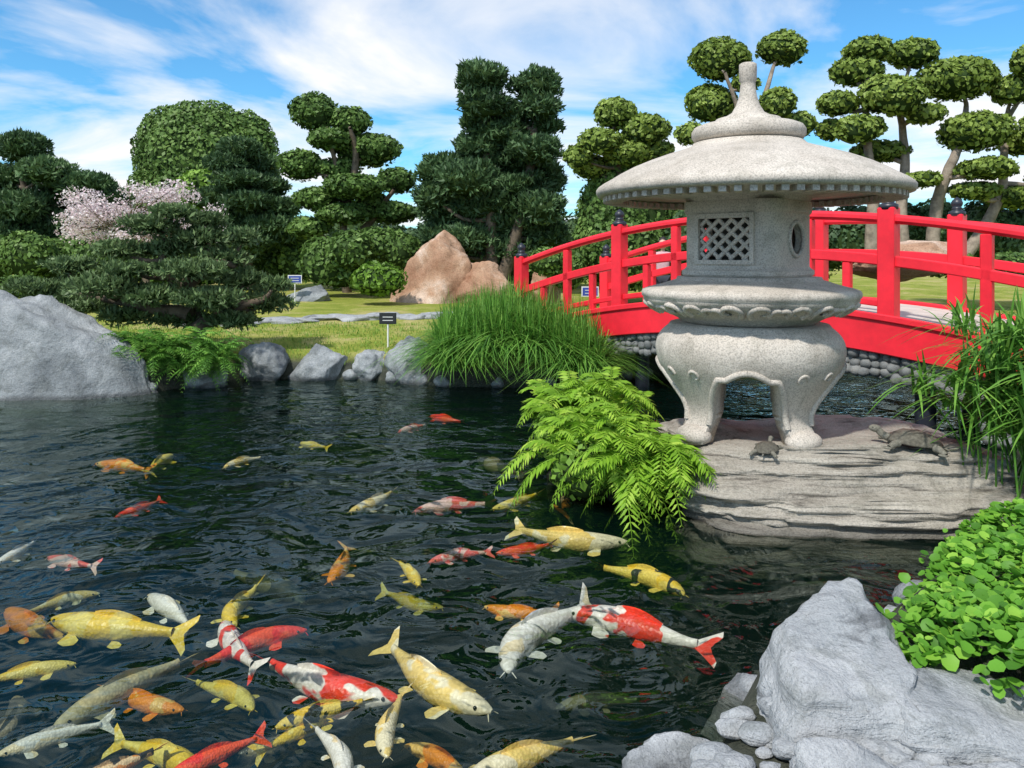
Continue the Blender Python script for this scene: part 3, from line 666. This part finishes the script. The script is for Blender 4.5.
def koi(hd,tl,z,col,bend=0.):
    hp=G(hd[0],hd[1],z); tp=G(tl[0],tl[1],z); dv=hp-tp; Ln=float(np.clip(np.hypot(dv[0],dv[1])*1.1,.40,.90)); ang=math.atan2(dv[1],dv[0]); cen=(hp+tp)/2
    bend+=rng.choice([-1,1])*rng.uniform(.02,.10); ph=rng.uniform(.8,1.7)
    def sp(u_): return np.array([.5-u_, bend*math.sin(math.pi*u_*ph), 0])
    def fr_(u_):
        t=sp(u_-.01)-sp(u_+.01); t/=np.linalg.norm(t); return t,np.array([-t[1],t[0],0])
    mb=MB(); V=[];Fc=[];sg=16; uu=np.concatenate([[0],np.linspace(.015,.90,26)])
    for u_ in uu:
        c=sp(u_); t,s=fr_(u_); w=np.interp(u_,us,ws); h=np.interp(u_,us,hs)
        for k in range(sg):
            q=2*math.pi*k/sg; V.append(c+s*w*math.cos(q)*1.0+np.array([0,0,h*math.sin(q)*(.85 if math.sin(q)>0 else 1)]))
    for i in range(len(uu)-1):
        for k in range(sg): Fc.append((i*sg+k,(i+1)*sg+k,(i+1)*sg+(k+1)%sg,i*sg+(k+1)%sg))
    mb.add(V,Fc,0,.5,True); mb.add(V[:sg],[list(range(sg))],0)
    def fan(root,dirs,lens,n=7):
        a=np.array(root[0]);b_=np.array(root[1]);V=[];Fc=[]
        for i in range(n):
            q=i/(n-1); r0=a+(b_-a)*q; dd=dirs[0]*(1-q)+dirs[1]*q; dd=dd/np.linalg.norm(dd); l=np.interp(q,np.linspace(0,1,len(lens)),lens)
            V+=[r0,r0+dd*l*.5+[0,0,.006*math.sin(q*20)],r0+dd*l]
        for i in range(n-1):
            for j in range(2): Fc.append((3*i+j,3*i+j+1,3*i+3+j+1,3*i+3+j))
        mb.add(V,Fc,0,.5,True)
    Z_=np.array([0,0,1.])
    c=sp(.89); t,s=fr_(.89); tilt=rng.choice([-1,1])*rng.uniform(.6,1.1); up=Z_*math.cos(tilt)+s*math.sin(tilt)
    fan((c+up*.03,c-up*.03),(-t+up*.7,-t-up*.7),[.17,.16,.11,.09,.11,.16,.17],13)
    for sg_ in (-1,1):
        for u_,l,wz in ((.22,.13,-.03),(.52,.08,-.05)):
            c=sp(u_); t,s=fr_(u_); w=np.interp(u_,us,ws); r0=c+s*sg_*w*.85+Z_*wz; r1=r0-t*.035
            fan((r0,r1),(s*sg_*1.0-t*.15-Z_*.1,s*sg_*.4-t*1.0-Z_*.2),[l*.8,l,l*.95,l*.6])
    V=[];Fc=[]
    for i,u_ in enumerate(np.linspace(.34,.66,9)):
        c=sp(u_); h=np.interp(u_,us,hs)*.85; fh=.035*math.sin(math.pi*min(1,(.12+.8*i/8)))+.005; V+=[c+Z_*(h-.01),c+Z_*(h+fh)-fr_(u_)[0]*.02]
    for i in range(8): Fc.append((2*i,2*i+1,2*i+3,2*i+2))
    mb.add(V,Fc,0,.5,True)
    for sg_ in (-1,1):
        c=sp(.075); t,s=fr_(.075); iv,fi=ico(2); mb.add(iv*.011+c+s*sg_*.048+Z_*.018,fi,1,.5,True)
        c=sp(.01); V,Fc=tube([c+s*sg_*.02-Z_*.01,c+s*sg_*.045+t*.02-Z_*.03],[.004,.002],5); mb.add(V,Fc,0)
    o=mb.build('koi_fish',[K[col],koieye]); o.location=(cen[0],cen[1],z-.085*Ln); o.rotation_euler=(0,0,ang); o.scale=(Ln,Ln,Ln); return o
S_=-.016
fish=[((98,458),(148,464),-.04,'o'),((172,450),(152,466),-.05,'y'),((118,511),(160,496),-.02,'r'),((226,463),(262,453),-.03,'c'),((305,440),(322,444),-.08,'y'),
((352,504),(394,486),-.03,'c'),((400,428),(426,421),-.04,'p'),((432,412),(462,418),-.03,'r'),((418,504),(488,496),-.04,'p'),((495,502),(540,489),-.04,'y'),
((330,572),(348,540),-.05,'o'),((418,578),(400,556),-.05,'y'),((432,556),(488,546),-.05,'p'),((500,547),(550,539),-.05,'r'),((622,531),(516,522),S_,'c'),
((680,584),(604,556),-.03,'yk'),((494,601),(548,606),-.07,'o'),((512,652),(574,588),S_,'w'),((570,600),(708,630),S_,'rw'),((58,606),(178,622),-.03,'y'),
((150,588),(186,618),-.05,'w'),((236,616),(248,578),-.04,'y'),((0,556),(34,538),-.04,'w'),((50,552),(96,560),-.06,'p'),((302,622),(196,652),-.02,'r'),
((226,614),(252,658),S_,'rw'),((392,682),(262,650),S_,'rw'),((60,712),(186,648),-.05,'g'),((486,692),(384,634),S_,'c'),((286,716),(360,692),-.04,'yk'),
((388,744),(396,686),-.02,'c'),((166,772),(258,728),S_,'r'),((340,774),(322,716),-.03,'w'),((462,776),(576,724),-.02,'c'),((66,778),(146,746),-.03,'ok'),
((14,690),(-14,750),-.07,'d'),((250,742),(330,722),-.12,'d'),((480,452),(524,468),-.10,'d'),((556,470),(572,508),-.08,'ok'),
((330,700),(262,742),-.08,'y'),((300,590),(236,560),-.22,'d'),((90,590),(30,604),-.14,'c'),((10,600),(70,628),-.12,'o'),((440,600),(380,588),-.22,'y'),((560,700),(640,690),-.25,'d'),
((180,700),(110,680),-.10,'o'),((420,744),(470,766),-.10,'o'),((60,660),(-10,676),-.08,'y'),((200,765),(120,730),-.10,'y'),((20,740),(90,720),-.10,'w'),((250,700),(200,670),-.14,'y')]
for hd,tl,z,col in fish: koi(hd,tl,z,col)
# ------------------------------------------------------------------ turtles
def turtle(loc,s,ang,tilt=0):
    mb=MB(); V,Fc=lathe([(.001,.26),(.12,.255),(.25,.225),(.36,.165),(.44,.095),(.49,.03),(.50,.0),(.44,-.02),(.30,-.04),(.001,-.045)],48,mod=lambda t,r,z:1+.02*math.cos(14*t)*(r>.3)); V[:,0]*=1.12; V[:,1]*=.86
    V[:,2]+=.012*np.sin(V[:,0]*22)*np.cos(V[:,1]*24)*(V[:,2]>.05); mb.add(V,Fc,0,.5,True)
    P=curve([(.42,0,0),(.6,0,.06),(.72,0,.16)],4); V,Fc=tube(P,np.linspace(.09,.075,len(P)),12); mb.add(V,Fc,1,.5,True)
    iv,fi=ico(3); mb.add(iv*np.array([.13,.088,.082])+[.78,0,.18],fi,1,.5,True)
    for sg_ in (-1,1):
        mb.add(ico(1)[0]*.016+[.83,sg_*.07,.205],ico(1)[1],2,.5,True)
        for x,y,x2,y2 in ((.34,.33,.52,.50),(-.36,.30,-.54,.46)):
            P=curve([(x,y*sg_,0),((x+x2)/2,(y+y2)/2*sg_,-.02),(x2,y2*sg_,-.09)],3); V,Fc=tube(P,np.linspace(.085,.06,len(P)),10); mb.add(V,Fc,1,.5,True)
            mb.add(iv*np.array([.10,.07,.03])+[x2+.04,y2*sg_,-.10],fi,1,.5,True)
    V,Fc=tube([(-.5,0,-.02),(-.62,0,-.05),(-.70,.03,-.09)],[.04,.025,.006],8); mb.add(V,Fc,1,.5,True)
    o=mb.build('turtle_statue',['turtle','turtleskin','signblack']); o.location=loc; o.scale=(s,s,s); o.rotation_euler=(0,tilt,ang)
def top_at(x,y):
    bpy.context.view_layer.update(); o=bpy.data.objects['lantern_base_rock']; ok,p,_,_=o.ray_cast(Vector((x,y,3)),Vector((0,0,-1))); return p.z if ok else .4
turtle((2.86,5.55,top_at(2.86,5.55)+.035),.33,math.radians(160),-.08)
turtle((1.80,5.52,top_at(1.80,5.52)+.02),.19,math.radians(60),-.1)
# ------------------------------------------------------------------ signs
def sign(pos,w,h,ph,mat,frame='white'):
    e=empty('garden_sign',pos); mb=MB()
    V,Fc=lathe([(.014,-.05),(.014,ph)],10); mb.add(V,Fc,0,.5,True); mb.build('post',[frame],e)
    mb=MB(); V,Fc=box(-w/2,w/2,-.02,-.004,ph,ph+h); mb.add(V,Fc,0); bb=w*.06
    V,Fc=box(-w/2+bb,w/2-bb,-.026,-.0215,ph+bb,ph+h-bb); mb.add(V,Fc,1)
    for k in range(2):
        V,Fc=box(-w*.3,w*.3,-.03,-.0275,ph+h*(.3+.3*k),ph+h*(.36+.3*k)); mb.add(V,Fc,2)
    mb.build('plate',['signblack' if mat=='signblack' else frame,mat,'white'],e)
p=W(388,0,11.9); sign((p[0],11.9,float(gz(p[0],11.9))),.26,.17,.36,'signblack')
for a,Yq in ((295,19),(590,15.5)):
    p=W(a,0,Yq); sign((p[0],Yq,float(gz(p[0],Yq))),.34,.2,.45,'blue')
# ------------------------------------------------------------------ visitor beyond the bridge
def person(loc,ang):
    e=empty('person',loc); e.rotation_euler=(0,0,ang)
    def skin(name,vs,es,rs,mat,root=0):
        me=bpy.data.meshes.new(name); me.from_pydata(vs,es,[]); o=bpy.data.objects.new(name,me); sc.collection.objects.link(o); o.parent=e
        md=o.modifiers.new('s','SKIN')
        for i,r in enumerate(rs): me.skin_vertices[0].data[i].radius=(r,r*.8) if not isinstance(r,tuple) else r
        me.skin_vertices[0].data[root].use_root=True
        s=o.modifiers.new('ss','SUBSURF'); s.levels=2;s.render_levels=2; me.materials.append(mat)
        md.use_smooth_shade=True
    shirt=simple('shirt_cloth',(.55,.35,.38),.9,.1,8,.1); trs=simple('trousers_cloth',(.03,.035,.05),.9,.1,8,.1); sk=simple('skin',(.55,.36,.27),.5,.05,8,0); hr=simple('hair',(.02,.015,.012),.5,.2,20,.2)
    skin('trousers',[(0,0,.85),(.08,0,.80),(.10,.02,.45),(.10,0,.08),(-.08,0,.80),(-.10,-.03,.45),(-.10,0,.08)],[(0,1),(1,2),(2,3),(0,4),(4,5),(5,6)],[.13,.095,.07,.055,.095,.07,.055],trs)
    skin('shirt',[(0,0,.85),(0,0,1.05),(0,0,1.25),(0,0,1.33),(.15,0,1.27),(.20,-.02,1.05),(-.15,0,1.27),(-.2,-.02,1.05)],[(0,1),(1,2),(2,3),(2,4),(4,5),(2,6),(6,7)],[(.15,.11),(.13,.1),(.15,.1),.05,.06,.045,.06,.045],shirt)
    skin('arms',[(.20,-.02,1.05),(.2,-.16,.93),(.16,-.25,.95)],[(0,1),(1,2)],[.04,.032,.028],sk); skin('arms',[(-.20,-.02,1.05),(-.2,-.16,.93),(-.16,-.25,.95)],[(0,1),(1,2)],[.04,.032,.028],sk)
    skin('neck',[(0,0,1.30),(0,-.01,1.38)],[(0,1)],[.05,.048],sk)
    iv,fi=ico(3); mb=MB(); h=iv*np.array([.078,.095,.112]); mb.add(h+[0,-.02,1.47],fi,0,.5,True)
    mb.add(ico(2)[0]*np.array([.014,.02,.022])+[0,-.118,1.46],ico(2)[1],0,.5,True)
    for s in (-1,1): mb.add(ico(2)[0]*.012+[s*.03,-.105,1.49],ico(2)[1],1,.5,True); mb.add(ico(2)[0]*np.array([.012,.022,.03])+[s*.08,-.01,1.47],ico(2)[1],0,.5,True)
    hv=iv*np.array([.09,.105,.12]); hv=hv+[0,.008,1.495]; keep=(hv[fi].mean(1)[:,1]>-.055)|(hv[fi].mean(1)[:,2]>1.545); mb.add(hv,fi[keep],1,.5,True)
    mb.build('head',[sk,hr],e)
    mb=MB()
    for s in (-1,1): mb.add(iv*np.array([.05,.13,.045])+[s*.10,-.05,.045],fi,0,.5,True)
    mb.build('shoes',[hr],e)
person((2.9,15,float(gz(2.9,15))),math.radians(-12))
# ------------------------------------------------------------------ light, sky, camera
sunv=Vector((-.42,-.62,.95)).normalized()
sl=bpy.data.lights.new('sun','SUN'); sl.energy=4.2; sl.angle=math.radians(3.0); sl.color=(1,.95,.87)
so=bpy.data.objects.new('sun',sl); so.rotation_euler=sunv.to_track_quat('Z','Y').to_euler(); so.location=(-5,-5,12); sc.collection.objects.link(so)
w=bpy.data.worlds.new('World'); sc.world=w; w.use_nodes=True; nt=w.node_tree; bg=nt.nodes['Background']
sky=nd(nt,'ShaderNodeTexSky',sky_type='NISHITA'); sky.sun_disc=False; sky.sun_elevation=math.asin(sunv.z); sky.sun_rotation=math.atan2(sunv.x,sunv.y); sky.ozone_density=3; sky.dust_density=.3
tc=nd(nt,'ShaderNodeTexCoord'); sp=nd(nt,'ShaderNodeSeparateXYZ'); nt.links.new(tc.outputs['Generated'],sp.inputs[0])
mxz=nd(nt,'ShaderNodeMath',operation='MAXIMUM'); nt.links.new(sp.outputs[2],mxz.inputs[0]); mxz.inputs[1].default_value=0
ad=nd(nt,'ShaderNodeMath',operation='ADD'); nt.links.new(mxz.outputs[0],ad.inputs[0]); ad.inputs[1].default_value=.13
dx=nd(nt,'ShaderNodeMath',operation='DIVIDE'); nt.links.new(sp.outputs[0],dx.inputs[0]); nt.links.new(ad.outputs[0],dx.inputs[1])
dy=nd(nt,'ShaderNodeMath',operation='DIVIDE'); nt.links.new(sp.outputs[1],dy.inputs[0]); nt.links.new(ad.outputs[0],dy.inputs[1])
cb=nd(nt,'ShaderNodeCombineXYZ'); nt.links.new(dx.outputs[0],cb.inputs[0]); nt.links.new(dy.outputs[0],cb.inputs[1])
n1=noi(nt,cb.outputs[0],.75,8,.55,.6)
cf=ramp(nt,n1,[(.41,(0,0,0)),(.51,(.55,.55,.55)),(.61,(1,1,1))])
skyc=mixc(nt,1.,sky.outputs[0],(.55,1.08,1.30),'MULTIPLY')
fin=mixc(nt,cf,skyc,(7.5,7.5,7.6))
nt.links.new(fin,bg.inputs[0]); bg.inputs[1].default_value=.14
cam=bpy.data.cameras.new('camera'); co=bpy.data.objects.new('camera',cam); sc.collection.objects.link(co); sc.camera=co
cam.sensor_width=36; cam.lens=36*F/1024; cam.shift_y=-(384-HY)/1024; co.location=(0,0,H); co.rotation_euler=(math.radians(90),0,0); cam.clip_end=3000; cam.clip_start=.05
print('faces',sum(len(o.data.polygons) for o in sc.objects if o.type=='MESH'))
